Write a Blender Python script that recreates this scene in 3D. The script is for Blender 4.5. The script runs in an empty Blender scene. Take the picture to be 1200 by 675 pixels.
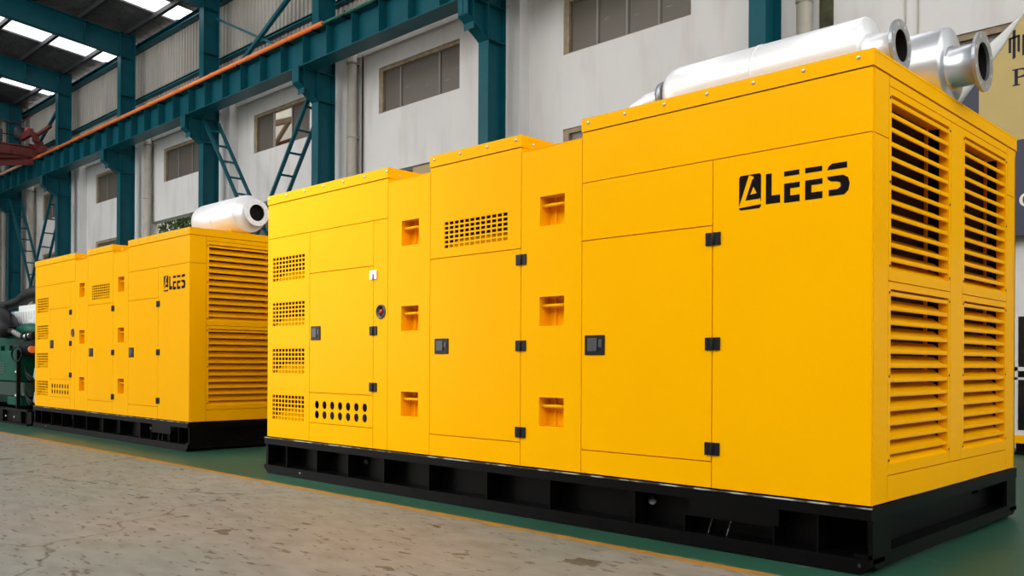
import bpy, math, random
from mathutils import Vector, Matrix
random.seed(7)
C = bpy.context.scene.collection
PI = math.pi

# ------------------------------------------------------------------ materials
def srgb(r, g, b):
    f = lambda c: (c/255/12.92) if c/255 <= .04045 else ((c/255+.055)/1.055)**2.4
    return (f(r), f(g), f(b), 1)
MATS = {}
def mat(name, col, rough=.5, metal=0, noise=None, bump=None, coat=0, spec=.5, mixcol=None, stretch=(1, 1, 1)):
    m = bpy.data.materials.new(name); m.use_nodes = True
    nt = m.node_tree; b = nt.nodes['Principled BSDF']
    b.inputs['Base Color'].default_value = col; b.inputs['Roughness'].default_value = rough
    b.inputs['Metallic'].default_value = metal; b.inputs['Coat Weight'].default_value = coat
    b.inputs['Specular IOR Level'].default_value = spec
    if noise or bump:
        tc = nt.nodes.new('ShaderNodeTexCoord'); mp = nt.nodes.new('ShaderNodeMapping')
        mp.inputs['Scale'].default_value = stretch
        nt.links.new(tc.outputs['Object'], mp.inputs['Vector'])
    if noise:
        sc, lo, hi = noise
        n = nt.nodes.new('ShaderNodeTexNoise'); n.inputs['Scale'].default_value = sc; n.inputs['Detail'].default_value = 6
        nt.links.new(mp.outputs[0], n.inputs['Vector'])
        r = nt.nodes.new('ShaderNodeValToRGB'); r.color_ramp.elements[0].position = lo; r.color_ramp.elements[1].position = hi
        r.color_ramp.elements[0].color = mixcol or tuple(c*.7 for c in col[:3])+(1,); r.color_ramp.elements[1].color = col
        nt.links.new(n.outputs['Fac'], r.inputs['Fac']); nt.links.new(r.outputs['Color'], b.inputs['Base Color'])
    if bump:
        n2 = nt.nodes.new('ShaderNodeTexNoise'); n2.inputs['Scale'].default_value = bump[0]; n2.inputs['Detail'].default_value = 5
        nt.links.new(mp.outputs[0], n2.inputs['Vector'])
        bp = nt.nodes.new('ShaderNodeBump'); bp.inputs['Strength'].default_value = bump[1]; bp.inputs['Distance'].default_value = bump[2]
        nt.links.new(n2.outputs['Fac'], bp.inputs['Height']); nt.links.new(bp.outputs['Normal'], b.inputs['Normal'])
    MATS[name] = m; return m

YEL = mat('yellow_powder_coat', (.95, .45, .0, 1), .24, bump=(3, .03, .01), noise=(1.5, .3, .7), mixcol=(.93, .435, .0, 1), spec=.025)
BLK = mat('black_paint', (.0018, .0018, .002, 1), .4, noise=(6, .3, .7), mixcol=(.001, .001, .0012, 1), spec=.12)
WORN = mat('worn_edge_metal', (.42, .45, .5, 1), .4, noise=(7, .46, .6), mixcol=(.02, .02, .024, 1))
DARK = mat('dark_interior', (.006, .005, .004, 1), .8)
RAD = mat('radiator_core', (.012, .011, .01, 1), .6, bump=(80, .4, .01))
CHR = mat('chrome', (.7, .7, .72, 1), .2, 1)
BOLT = mat('zinc_bolt', (.72, .7, .68, 1), .35, .6)
PLAS = mat('black_plastic', (.006, .006, .007, 1), .35, spec=.25)
GREYP = mat('grey_plastic', (.05, .053, .057, 1), .35)
RED = mat('red_button', (.45, .02, .02, 1), .35)
DECAL = mat('black_decal', (.008, .006, .006, 1), .6, spec=.03)
MUFW = mat('white_aluminised_paint', (.86, .87, .89, 1), .3, .35, bump=(5, .04, .01))
MUFS = mat('silver_muffler_metal', (.74, .76, .79, 1), .3, .8, bump=(5, .04, .01))
MUFG = mat('galvanised_flange', (.42, .45, .48, 1), .38, .8, noise=(14, .3, .7))
SOOT = mat('pipe_inside', (.012, .01, .009, 1), .8, spec=.1)
TEAL = mat('teal_steel_paint', (.004, .084, .11, 1), .38, noise=(2.2, .3, .75), mixcol=(.003, .064, .086, 1), spec=.15)
ORANGE = mat('orange_tube', (.78, .19, .03, 1), .4)
GREENR = mat('green_tube', (.03, .16, .1, 1), .5)
WINF = mat('window_frame_wood', (.34, .27, .17, 1), .7, noise=(8, .3, .7), mixcol=(.2, .15, .09, 1))
WING = mat('window_frame_grey', (.22, .21, .19, 1), .6)
PIPE = mat('drainpipe_plastic', (.46, .43, .36, 1), .5, noise=(3, .3, .7), mixcol=(.36, .33, .27, 1))
PURL = mat('purlin_steel', (.028, .032, .036, 1), .6)
REDST = mat('crane_red_paint', (.17, .018, .013, 1), .5, noise=(4, .3, .7), mixcol=(.06, .012, .01, 1))
GREENM = mat('engine_green', (.0, .085, .055, 1), .35, noise=(5, .3, .7), mixcol=(.0, .06, .04, 1), spec=.12)
WHITEM = mat('white_engine_cover', (.72, .74, .74, 1), .45)
RUB = mat('black_rubber', (.006, .006, .007, 1), .5, spec=.15)
GOLD = mat('gold_board', (.47, .35, .115, 1), .5, noise=(2, .3, .7), mixcol=(.43, .32, .1, 1))
NAVY = mat('navy_board', (.022, .025, .055, 1), .5)
CREAM = mat('cream_letters', (.75, .72, .62, 1), .5)
FLAP = mat('white_banner_back', (.66, .68, .66, 1), .6)
INK = mat('board_ink', (.012, .012, .025, 1), .5, spec=.2)
GLASSD = mat('dark_cabinet_glass', (.01, .012, .014, 1), .12)
WALLW = mat('cabinet_white', (.62, .62, .62, 1), .45)
LEAF = mat('leaf_green', (.13, .22, .07, 1), .6, noise=(3, .3, .7), mixcol=(.05, .1, .03, 1))
BARK = mat('bark', (.12, .09, .06, 1), .8)
TIMBER = mat('old_timber', (.3, .2, .13, 1), .8, noise=(5, .3, .7))
CARD = mat('cardboard', (.42, .31, .17, 1), .8)
PURP = mat('purple_cloth', (.05, .02, .05, 1), .8)
GYARD = mat('yard_ground', (.25, .24, .22, 1), .9)

def nodes_of(m): return m.node_tree, m.node_tree.nodes['Principled BSDF']

# dirty window glass: dull taupe pane with pale scratches
GLS = mat('dirty_window_glass', (.115, .1, .082, 1), .3)
nt, b = nodes_of(GLS)
tc = nt.nodes.new('ShaderNodeTexCoord'); mp = nt.nodes.new('ShaderNodeMapping'); mp.inputs['Rotation'].default_value = (0, -.5, 0)
mp.inputs['Scale'].default_value = (1.2, 1, 9)
n = nt.nodes.new('ShaderNodeTexNoise'); n.inputs['Scale'].default_value = 2.2; n.inputs['Detail'].default_value = 3
r = nt.nodes.new('ShaderNodeValToRGB'); r.color_ramp.elements[0].position = .7; r.color_ramp.elements[1].position = .78
r.color_ramp.elements[0].color = (.115, .1, .082, 1); r.color_ramp.elements[1].color = (.3, .28, .24, 1)
nt.links.new(tc.outputs['Object'], mp.inputs['Vector']); nt.links.new(mp.outputs[0], n.inputs['Vector'])
nt.links.new(n.outputs['Fac'], r.inputs['Fac']); nt.links.new(r.outputs[0], b.inputs['Base Color'])

# whitewashed plaster wall with damp marks
PLA = mat('plaster_wall', (.64, .625, .6, 1), .85)
nt, b = nodes_of(PLA)
tc = nt.nodes.new('ShaderNodeTexCoord')
def noise_ramp(nt, scale, detail, p0, p1, c0, c1, sc=(1, 1, 1), rot=(0, 0, 0)):
    mp = nt.nodes.new('ShaderNodeMapping'); mp.inputs['Scale'].default_value = sc; mp.inputs['Rotation'].default_value = rot
    nt.links.new(tc.outputs['Object'], mp.inputs['Vector'])
    n = nt.nodes.new('ShaderNodeTexNoise'); n.inputs['Scale'].default_value = scale; n.inputs['Detail'].default_value = detail
    nt.links.new(mp.outputs[0], n.inputs['Vector'])
    r = nt.nodes.new('ShaderNodeValToRGB'); r.color_ramp.elements[0].position = p0; r.color_ramp.elements[1].position = p1
    r.color_ramp.elements[0].color = c0; r.color_ramp.elements[1].color = c1
    nt.links.new(n.outputs['Fac'], r.inputs['Fac']); return r.outputs['Color']
def mul(nt, a, b_, fac=1, mode='MULTIPLY'):
    m = nt.nodes.new('ShaderNodeMix'); m.data_type = 'RGBA'; m.blend_type = mode
    if hasattr(fac, 'is_output'): nt.links.new(fac, m.inputs[0])
    else: m.inputs[0].default_value = fac
    for s, v in ((m.inputs[6], a), (m.inputs[7], b_)):
        if hasattr(v, 'is_output'): nt.links.new(v, s)
        else: s.default_value = v
    return m.outputs[2]
a = noise_ramp(nt, .6, 8, .3, .7, (.6, .59, .585, 1), (.66, .65, .635, 1))
s = noise_ramp(nt, 1.2, 8, .32, .5, (.72, .69, .62, 1), (1, 1, 1, 1), sc=(2.2, 1, .35))
k = noise_ramp(nt, 1.3, 12, .27, .3, (.55, .5, .42, 1), (1, 1, 1, 1), sc=(1, 1, 1.6))
o = mul(nt, mul(nt, a, s, .35), k, .35)
nt.links.new(o, b.inputs['Base Color'])

# corrugated sheet colour (shape is in the mesh)
COR = mat('corrugated_sheet', (.34, .325, .29, 1), .5, noise=(1.4, .3, .7), mixcol=(.26, .245, .215, 1), stretch=(1, 1, .3))
CEIL = mat('insulation_blanket', (.075, .075, .078, 1), .6, noise=(1.2, .3, .7), mixcol=(.04, .04, .042, 1), bump=(2.5, .8, .15))
SKY = bpy.data.materials.new('translucent_sheet'); SKY.use_nodes = True
nt = SKY.node_tree; nt.nodes.clear()
o = nt.nodes.new('ShaderNodeOutputMaterial'); t = nt.nodes.new('ShaderNodeBsdfTranslucent'); t.inputs[0].default_value = (.93, .95, 1, 1)
tr = nt.nodes.new('ShaderNodeBsdfTransparent'); mx = nt.nodes.new('ShaderNodeMixShader'); mx.inputs[0].default_value = .35
nt.links.new(t.outputs[0], mx.inputs[1]); nt.links.new(tr.outputs[0], mx.inputs[2]); nt.links.new(mx.outputs[0], o.inputs[0])

# floor: worn concrete, yellow line, green epoxy
FLR = mat('painted_concrete_floor', (.3, .26, .22, 1), .5)
nt, b = nodes_of(FLR); tc = nt.nodes.new('ShaderNodeTexCoord')
con = noise_ramp(nt, .55, 8, .35, .68, (.205, .208, .19, 1), (.252, .223, .192, 1))
con = mul(nt, con, noise_ramp(nt, .25, 2, .4, .6, (.86, 1.0, .97, 1), (1, 1, 1, 1)), .9)
con = mul(nt, con, noise_ramp(nt, 3.5, 10, .3, .62, (.8, .79, .76, 1), (1.05, 1.04, 1.03, 1), sc=(1, 2.2, 1), rot=(0, 0, .5)), 1)
scr = noise_ramp(nt, 9, 10, .35, .39, (.4, .35, .28, 1), (1, 1, 1, 1), sc=(.8, 2.6, 1), rot=(0, 0, .75))
con = mul(nt, con, scr, .9)
scr2 = noise_ramp(nt, 2.6, 12, .33, .35, (.34, .3, .23, 1), (1, 1, 1, 1), sc=(1, 1.8, 1), rot=(0, 0, -.4))
con = mul(nt, con, scr2, .85)
# a few long hairline cracks
w = nt.nodes.new('ShaderNodeTexVoronoi'); w.feature = 'DISTANCE_TO_EDGE'; w.inputs['Scale'].default_value = .32
nz = nt.nodes.new('ShaderNodeTexNoise'); nz.inputs['Scale'].default_value = 2.5; nz.inputs['Detail'].default_value = 6
nt.links.new(tc.outputs['Object'], nz.inputs['Vector'])
ad = nt.nodes.new('ShaderNodeVectorMath'); ad.operation = 'MULTIPLY_ADD'; ad.inputs[1].default_value = (.55, .55, 0)
nt.links.new(nz.outputs['Color'], ad.inputs[0]); nt.links.new(tc.outputs['Object'], ad.inputs[2]); nt.links.new(ad.outputs[0], w.inputs['Vector'])
rr = nt.nodes.new('ShaderNodeValToRGB'); rr.color_ramp.elements[0].position = .0; rr.color_ramp.elements[1].position = .006
rr.color_ramp.elements[0].color = (.25, .21, .16, 1); nt.links.new(w.outputs['Distance'], rr.inputs['Fac'])
con = mul(nt, con, rr.outputs[0], .75)
grn = noise_ramp(nt, .9, 8, .3, .7, (.014, .068, .043, 1), (.024, .095, .06, 1))
worn = noise_ramp(nt, 2.4, 10, .66, .76, (0, 0, 0, 1), (1, 1, 1, 1), sc=(1, 1.4, 1))
grn = mul(nt, grn, (.12, .2, .14, 1), worn, 'MIX')
yl = noise_ramp(nt, 5, 8, .3, .62, (.23, .15, .05, 1), (.38, .18, .02, 1))
sep = nt.nodes.new('ShaderNodeSeparateXYZ'); nt.links.new(tc.outputs['Object'], sep.inputs[0])
nb = nt.nodes.new('ShaderNodeTexNoise'); nb.inputs['Scale'].default_value = 6; nt.links.new(tc.outputs['Object'], nb.inputs['Vector'])
ma = nt.nodes.new('ShaderNodeMath'); ma.operation = 'MULTIPLY_ADD'; ma.inputs[1].default_value = .035
nt.links.new(nb.outputs['Fac'], ma.inputs[0]); nt.links.new(sep.outputs['Y'], ma.inputs[2])
def gt(v):
    g = nt.nodes.new('ShaderNodeMath'); g.operation = 'GREATER_THAN'; g.inputs[1].default_value = v
    nt.links.new(ma.outputs[0], g.inputs[0]); return g.outputs[0]
c1 = mul(nt, con, yl, gt(4.215), 'MIX'); c2 = mul(nt, c1, grn, gt(4.30), 'MIX')
nt.links.new(c2, b.inputs['Base Color'])
mr = nt.nodes.new('ShaderNodeMath'); mr.operation = 'MULTIPLY_ADD'; mr.inputs[1].default_value = -.16; mr.inputs[2].default_value = .55
b.inputs['Specular IOR Level'].default_value = .3
nt.links.new(gt(4.30), mr.inputs[0]); nt.links.new(mr.outputs[0], b.inputs['Roughness'])

# ------------------------------------------------------------------ mesh builder
class MB:
    def __init__(s): s.v = []; s.f = []; s.m = []; s.sm = []
    def face(s, pts, m=0, smooth=False):
        i = len(s.v); s.v += [tuple(p) for p in pts]; s.f.append(tuple(range(i, i+len(pts)))); s.m.append(m); s.sm.append(smooth)
    def box(s, x0, x1, y0, y1, z0, z1, m=0):
        i = len(s.v)
        s.v += [(x, y, z) for x in (x0, x1) for y in (y0, y1) for z in (z0, z1)]
        for q in ((0, 1, 3, 2), (4, 6, 7, 5), (0, 4, 5, 1), (2, 3, 7, 6), (0, 2, 6, 4), (1, 5, 7, 3)):
            s.f.append(tuple(i+k for k in q)); s.m.append(m); s.sm.append(False)
        return s
    def prism(s, poly, axis, a, b, m=0):
        """poly: 2D points in the two other axes (in x,y,z order); extruded a..b along axis"""
        def P(u, v, w):
            return {0: (w, u, v), 1: (u, w, v), 2: (u, v, w)}[axis]
        n = len(poly); i = len(s.v)
        s.v += [P(u, v, a) for u, v in poly]+[P(u, v, b) for u, v in poly]
        s.f.append(tuple(range(i, i+n))); s.f.append(tuple(range(i+2*n-1, i+n-1, -1)))
        for k in range(n): s.f.append((i+k, i+(k+1) % n, i+n+(k+1) % n, i+n+k))
        s.m += [m]*(n+2); s.sm += [False]*(n+2); return s
    def bar(s, p, q, w, h, m=0, up=(0, 0, 1)):
        """rectangular bar from p to q"""
        p = Vector(p); q = Vector(q); d = (q-p).normalized(); u = Vector(up)
        if abs(d.dot(u)) > .98: u = Vector((1, 0, 0))
        sd = d.cross(u).normalized(); u2 = sd.cross(d)
        i = len(s.v)
        for c in (p, q):
            for a_, b_ in ((-1, -1), (1, -1), (1, 1), (-1, 1)): s.v.append(tuple(c+sd*a_*w/2+u2*b_*h/2))
        for f in ((0, 3, 2, 1), (4, 5, 6, 7), (0, 1, 5, 4), (1, 2, 6, 5), (2, 3, 7, 6), (3, 0, 4, 7)):
            s.f.append(tuple(i+k for k in f)); s.m.append(m); s.sm.append(False)
        return s
    def tube(s, pts, r, n=16, m=0, caps=True):
        pts = [Vector(p) for p in pts]; rs = r if isinstance(r, (list, tuple)) else [r]*len(pts)
        i = len(s.v); prev = None
        for k, p in enumerate(pts):
            d = (pts[min(k+1, len(pts)-1)]-pts[max(k-1, 0)]).normalized()
            if prev is None:
                u = Vector((0, 0, 1)) if abs(d.z) < .9 else Vector((1, 0, 0)); a = d.cross(u).normalized()
            else: a = (prev-d*prev.dot(d)).normalized()
            prev = a; b2 = d.cross(a)
            for j in range(n):
                t = 2*PI*j/n; s.v.append(tuple(p+(a*math.cos(t)+b2*math.sin(t))*rs[k]))
        for k in range(len(pts)-1):
            for j in range(n):
                s.f.append((i+k*n+j, i+k*n+(j+1) % n, i+(k+1)*n+(j+1) % n, i+(k+1)*n+j)); s.m.append(m); s.sm.append(True)
        if caps:
            s.f.append(tuple(i+j for j in range(n))[::-1]); s.f.append(tuple(i+(len(pts)-1)*n+j for j in range(n)))
            s.m += [m, m]; s.sm += [False, False]
        return s
    def lathe(s, prof, c, axis=0, n=40, m=0, close=False):
        """prof: list of (position along axis, radius)"""
        i = len(s.v); c = Vector(c)
        for a, r in prof:
            for j in range(n):
                t = 2*PI*j/n; u = r*math.cos(t); w = r*math.sin(t)
                s.v.append(tuple(c+Vector({0: (a, u, w), 1: (w, a, u), 2: (u, w, a)}[axis])))
        K = len(prof)
        for k in range(K-1 if not close else K):
            k2 = (k+1) % K
            sharp = abs(prof[k][0]-prof[k2][0]) < 1e-6 or False
            for j in range(n):
                s.f.append((i+k*n+j, i+k*n+(j+1) % n, i+k2*n+(j+1) % n, i+k2*n+j)); s.m.append(m); s.sm.append(not sharp)
        return s
    def panel(s, x0, x1, z0, z1, holes=(), v0=0., t=.02, m=0, rim=True, g=.003, axis=1):
        """sheet in the x-z plane (axis 1) or y-z plane (axis 0) with rectangular holes and a seam gap all round"""
        X0, X1, Z0, Z1 = x0+g, x1-g, z0+g, z1-g
        xs = sorted({X0, X1, *[h[0] for h in holes], *[h[1] for h in holes]})
        zs = sorted({Z0, Z1, *[h[2] for h in holes], *[h[3] for h in holes]})
        def B(a, b_, v, w, c, d):
            if axis == 1: s.box(a, b_, v, w, c, d, m)
            else: s.box(-w, -v, a, b_, c, d, m)
        for a, b_ in zip(xs, xs[1:]):
            for c, d in zip(zs, zs[1:]):
                mx_, mz = (a+b_)/2, (c+d)/2
                if any(h[0] < mx_ < h[1] and h[2] < mz < h[3] for h in holes): continue
                B(a, b_, v0, v0+t, c, d)
        if rim:
            o = .012
            B(x0-.001, x0+o, v0+t, v0+t+.003, z0, z1); B(x1-o, x1+.001, v0+t, v0+t+.003, z0, z1)
            B(x0, x1, v0+t, v0+t+.003, z0-.001, z0+o); B(x0, x1, v0+t, v0+t+.003, z1-o, z1+.001)
        return s
    def build(s, name, mats, parent=None, loc=(0, 0, 0), bevel=0):
        me = bpy.data.meshes.new(name); me.from_pydata(s.v, [], s.f)
        for mm in (mats if isinstance(mats, (list, tuple)) else [mats]): me.materials.append(mm)
        me.polygons.foreach_set('material_index', s.m); me.polygons.foreach_set('use_smooth', s.sm); me.update()
        o = bpy.data.objects.new(name, me); C.objects.link(o); o.location = loc
        if parent: o.parent = parent
        if bevel:
            bv = o.modifiers.new('bevel', 'BEVEL'); bv.width = bevel; bv.segments = 2; bv.limit_method = 'ANGLE'
        return o
def tag(o, label, cat, group=None, kind=None):
    o['label'] = label; o['category'] = cat
    if group: o['group'] = group
    if kind: o['kind'] = kind
    return o
def struct(o, label=None):
    o['kind'] = 'structure'
    if label: o['label'] = label
    return o
def empty(name, loc, rz=0):
    o = bpy.data.objects.new(name, None); C.objects.link(o); o.location = loc; o.rotation_euler = (0, 0, rz); o.empty_display_size = .2; return o

# ------------------------------------------------------------------ the generator canopy
ZB, ZT, ZC, ZS = .362, 2.664, 2.755, 2.322       # canopy bottom, cap bottom, cap top, upper seam
W = 2.562                                        # width of the canopy
xA0, xA1, xB1, xC1, xD1 = -6.037, -4.095, -3.546, -2.536, -1.966

def make_generator():
    root = empty('generator_set', (0, 0, 0))
    # --- canopy skin: fixed side sheets, strips, far side, rear, roof
    c = MB()
    P = c.panel
    P(xA0, xA1, ZS+.004, ZT)                                             # A top sheet
    vents = [(-5.95, -5.367, 1.893, 2.137), (-5.95, -5.367, 1.453, 1.691), (-5.95, -5.367, .99, 1.24), (-5.95, -5.367, .535, .787)]
    P(xA0, -5.285, ZB, ZS+.004, vents)
    P(-5.285, -4.295, 1.937, ZS+.004)
    P(-5.285, -4.295, ZB, .538)
    P(-4.295, xA1, ZB, ZS+.004, [(-4.232, -4.136, 1.488, 1.588)])
    st = [(2.072, 2.28), (1.367, 1.572), (.659, .863)]
    P(xA1, xB1, ZB, 2.632, [(-3.913, -3.688, a, b) for a, b in st])
    P(xC1, xD1, ZB, 2.632, [(-2.353, -2.122, a, b) for a, b in st])
    P(xB1, xC1, 1.932, ZT, [(-3.381, -2.669, 2.0, 2.217)])
    P(xB1, xC1, ZB, .532)
    P(xD1, 0, ZS, ZT)
    P(xD1, -.953, 1.932, ZS); P(xD1, -.953, ZB, .52)
    P(-.953, 0, ZB, ZS)
    # front (radiator end) margins around the louvre panels
    P(.02, .215, ZB, ZS, axis=0); P(2.355, W, ZB, ZS, axis=0)
    P(.02, .215, ZS, ZT, axis=0); P(2.355, W, ZS, ZT, axis=0)
    P(.215, 2.355, 2.61, ZT, axis=0); P(.215, 2.355, ZB, .505, axis=0)
    P(1.19, 1.412, .505, 2.61, axis=0)
    # rear, far side, roofs of the low strips
    c.box(xA0, 0, W-.02, W, ZB, ZT-.035); c.box(xA0, xA0+.02, .02, W-.02, ZB, ZT)
    c.box(xA1-.01, xB1+.01, 0, W, 2.622, 2.632); c.box(xC1-.01, xD1+.01, 0, W, 2.622, 2.632)
    c.box(xA0+.02, -.02, .02, W-.02, ZB, ZB+.01)
    # end cheeks of the raised blocks between strip roof and cap
    for x in (xA1, xC1): c.box(x-.02, x, .02, W, 2.60, ZT)
    for x in (xB1, xD1): c.box(x, x+.02, .02, W, 2.60, ZT)
    # inside linings that close the body behind the openings
    c.box(-5.33, -5.29, .023, .5, ZB, ZT, 1); c.box(xA0+.02, -.4, .5, .52, ZB+.01, ZT-.02, 1)
    c.build('canopy', [YEL, DARK], root)
    # --- roof caps with bolts
    for x0, x1, bx in ((xA0, xA1, [-6.0+.316*k for k in range(7)]), (xB1, xC1, [-3.49+.302*k for k in range(4)]), (xD1, 0, [-1.91+.306*k for k in range(7)])):
        r = MB(); e = .007
        r.box(x0-.002, x1+.002+(e if x1 == 0 else 0), -e, W+e, ZC-.012, ZC)
        r.box(x0-.002, x1+.002+(e if x1 == 0 else 0), -e, 0, ZT+.003, ZC-.012); r.box(x0-.002, x1+.002, W, W+e, ZT, ZC-.012)
        r.box(x1-.01, x1+(e if x1 == 0 else .002), 0, W, ZT+.003, ZC-.012); r.box(x0-.002, x0+.01, 0, W, ZT+.003, ZC-.012)
        cap = r.build('roof_cap', YEL, root)
        for q in bx:
            k = MB(); k.lathe([(0, .0), (0, .011), (-.006, .0105), (-.010, .007), (-.011, 0)], (q, -e, 2.722), 1, 12)
            k.build('bolt', BOLT, cap)
        if x1 != 0:
            k = MB(); k.lathe([(0, .0), (0, .011), (.006, .0105), (.010, .007), (.011, 0)], (x1+.002, .12, 2.70), 0, 12); k.build('bolt', BOLT, cap)
    # --- doors
    def hinge(door, x, z, m=PLAS):
        h = MB(); h.box(x-.05, x-.006, -.011, 0, z-.038, z+.038); h.box(x+.012, x+.05, -.011, 0, z-.038, z+.038)
        h.tube([(x+.003, -.01, z-.038), (x+.003, -.01, z+.038)], .011, 12); return h.build('hinge', m, door, bevel=.002)
    def handle(door, x0, x1, z0, z1):
        h = MB(); h.box(x0, x1, -.008, 0, z0, z1); h.build('lock_plate', PLAS, door, bevel=.006)
        w = x1-x0; p = MB(); p.box(x0+w*.18, x1-w*.35, -.016, -.008, z0+.025, z1-.02); p.box(x1-w*.30, x1-w*.12, -.012, -.008, z0+.05, z1-.03)
        p.build('lock_paddle', GREYP, door, bevel=.003)
    doors = []
    for (x0, x1, z0, z1, hz, hd) in ((-5.285, -4.295, .82, 1.937, (1.857, 1.377, .892), (-5.254, -5.098, 1.31, 1.44)),
                                     (xB1, xC1, .532, 1.932, (1.85, 1.229, .605), (-3.48, -3.317, 1.174, 1.296)),
                                     (xD1, -.953, .52, 1.932, (1.849, 1.224, .598), (-1.932, -1.763, 1.16, 1.293))):
        d = MB(); d.panel(x0, x1, z0, z1, g=.004); dd = d.build('door', YEL, root, bevel=.0)
        hs = [hinge(dd, x1+.006, z, CHR if (i == 0 and x1 == -4.295) else PLAS) for i, z in enumerate(hz)]
        handle(dd, *hd); doors.append(dd)
        if x1 == -4.295: root_chrome = hs[0]; hs[0]['label'] = 'shiny chrome hinge'
    # --- sheet with the fourteen cable holes
    p = MB(); x0, x1, z0, z1 = -5.285+.003, -4.295-.003, .538+.003, .82-.003
    cw = .1237; cx0 = -5.155-cw/2; n = 24; rz = .0375; cz = [(.663, .755), (.571, .663)]
    def circ_cell(a, b_, c_, d_, cx, cz_):
        sq = []; ci = []
        for j in range(n):
            t = 2*PI*j/n+PI/n; ct, s_ = math.cos(t), math.sin(t); kx = min(((b_-cx) if ct > 0 else (cx-a))/abs(ct), ((d_-cz_) if s_ > 0 else (cz_-c_))/abs(s_))
            sq.append((cx+ct*kx, cz_+s_*kx)); ci.append((cx+ct*rz*.92, cz_+s_*rz))
        corners = [(b_, d_), (a, d_), (a, c_), (b_, c_)]
        for j in range(n):
            k2 = (j+1) % n; q = [sq[j]]
            for cc in corners:
                ang = math.atan2(cc[1]-cz_, cc[0]-cx) % (2*PI); t0 = (2*PI*j/n+PI/n); 
                if t0 < ang < t0+2*PI/n or t0 < ang+2*PI < t0+2*PI/n: q.append(cc)
            q += [sq[k2], ci[k2], ci[j]]
            p.face([(x_, 0, z_) for x_, z_ in q][::-1])
            p.face([(ci[j][0], 0, ci[j][1]), (ci[k2][0], 0, ci[k2][1]), (ci[k2][0], .004, ci[k2][1]), (ci[j][0], .004, ci[j][1])])
    for i in range(7):
        for (c_, d_), zc in zip(cz, (.709, .617)): circ_cell(cx0+i*cw, cx0+(i+1)*cw, c_, d_, cx0+(i+.5)*cw, zc)
    gx = cx0+7*cw
    p.box(x0, cx0, 0, .02, z0, z1); p.box(gx, x1, 0, .02, z0, z1); p.box(cx0, gx, 0, .02, z0, .571); p.box(cx0, gx, 0, .02, .755, z1)
    p.box(x0-.003, x1+.003, .06, .063, z0-.003, z1+.003, 1)
    p.box(x0-.003, x1+.003, .02, .023, z0-.003, z0+.01); p.box(x0-.003, x1+.003, .02, .023, z1-.01, z1+.003)
    p.box(x0-.003, x0+.01, .02, .023, z0, z1); p.box(x1-.01, x1+.003, .02, .023, z0, z1)
    p.build('cable_hole_panel', [YEL, DARK], root)
    # --- air grilles
    def grille(x0, x1, z0, z1, nc, nr, bw):
        g = MB(); dx = (x1-x0)/nc; dz = (z1-z0)/nr
        for i in range(nc+1): x = x0+i*dx; g.box(max(x0, x-bw/2), min(x1, x+bw/2), .001, .006, z0, z1)
        for i in range(nr+1): z = z0+i*dz; g.box(x0, x1, .0015, .0065, max(z0, z-bw/2), min(z1, z+bw/2))
        g.face([(x0, .02, z0), (x1, .02, z0), (x1, .15, z0+(z1-z0)*.42), (x0, .15, z0+(z1-z0)*.42)])      # rain baffle
        g.box(x0, x1, .2, .205, z0, z1+.05, 1); g.box(x0-.004, x0, .02, .2, z0, z1+.05, 1); g.box(x1, x1+.004, .02, .2, z0, z1+.05, 1)
        g.box(x0, x1, .02, .2, z1+.05, z1+.054, 1)
        g.build('air_grille', [YEL, DARK], root)
    for v in vents: grille(*v, 10, 6, .0135)
    grille(-3.381, -2.669, 2.0, 2.217, 12, 6, .013)
    # --- recessed climbing steps with a rung each
    for sx0, sx1 in ((-3.913, -3.688), (-2.353, -2.122)):
        for a, b in st:
            s = MB(); dp = .11
            s.box(sx0-.004, sx0, .02, dp, a, b); s.box(sx1, sx1+.004, .02, dp, a, b); s.box(sx0, sx1, .02, dp, a-.004, a); s.box(sx0, sx1, .02, dp, b, b+.004)
            s.box(sx0-.004, sx1+.004, dp, dp+.004, a-.004, b+.004); s.box(sx0+.06, sx0+.075, dp-.02, dp, a, b)
            so = s.build('recessed_step', YEL, root)
            r = MB(); zr = b-.062; r.tube([(sx0, .035, zr), (sx1, .035, zr)], .012, 12); r.box(sx0, sx1, .035, dp, zr+.004, zr+.012); r.build('rung', YEL, so)
    # --- emergency stop
    e = MB(); ex, ez = -4.184, 1.538
    e.lathe([(.0, .062), (-.012, .06), (-.013, .05), (.02, .046), (.03, 0)], (ex, 0, ez), 1, 28, 0)
    es = e.build('emergency_stop', GREYP, root)
    k = MB(); k.lathe([(.02, .044), (.012, .044), (.012, .02)], (ex, 0, ez), 1, 24); k.build('stop_housing', PLAS, es)
    k = MB(); k.lathe([(.012, .02), (-.006, .02), (-.011, .014), (-.012, 0)], (ex, 0, ez), 1, 20); k.build('button', RED, es)
    # --- company mark and letters (outlines in metres on the side sheet)
    L = MB()
    def Q(pts):   # drawing units -> local metres
        return [(-.777+(a-118)*.001215, 2.198-(z)*.00100) for a, z in pts]
    def LP(pts): L.prism(Q(pts), 1, -.0015, .0)
    # badge built from black pieces around the open letter A
    LP([(118, 12), (126, 0), (170, 0), (120, 170), (118, 178)])                       # left of the letter
    LP([(176, 0), (225, 0), (233, 10), (233, 165), (228, 140), (192, 12), (180, 8), (170, 0)])  # right of the letter
    LP([(188, 28), (190, 50), (165, 140), (152, 146)])                                 # inside, left stroke
    LP([(190, 50), (188, 28), (195, 26), (228, 140), (224, 146), (211, 112), (193, 70)])  # inside, right stroke
    LP([(165, 140), (177, 116), (211, 112), (224, 146), (152, 146)])
    LP([(193, 70), (190, 50), (165, 140), (177, 116)])
    LP([(118, 186), (233, 178), (233, 190), (225, 200), (126, 200), (118, 192)])
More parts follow.
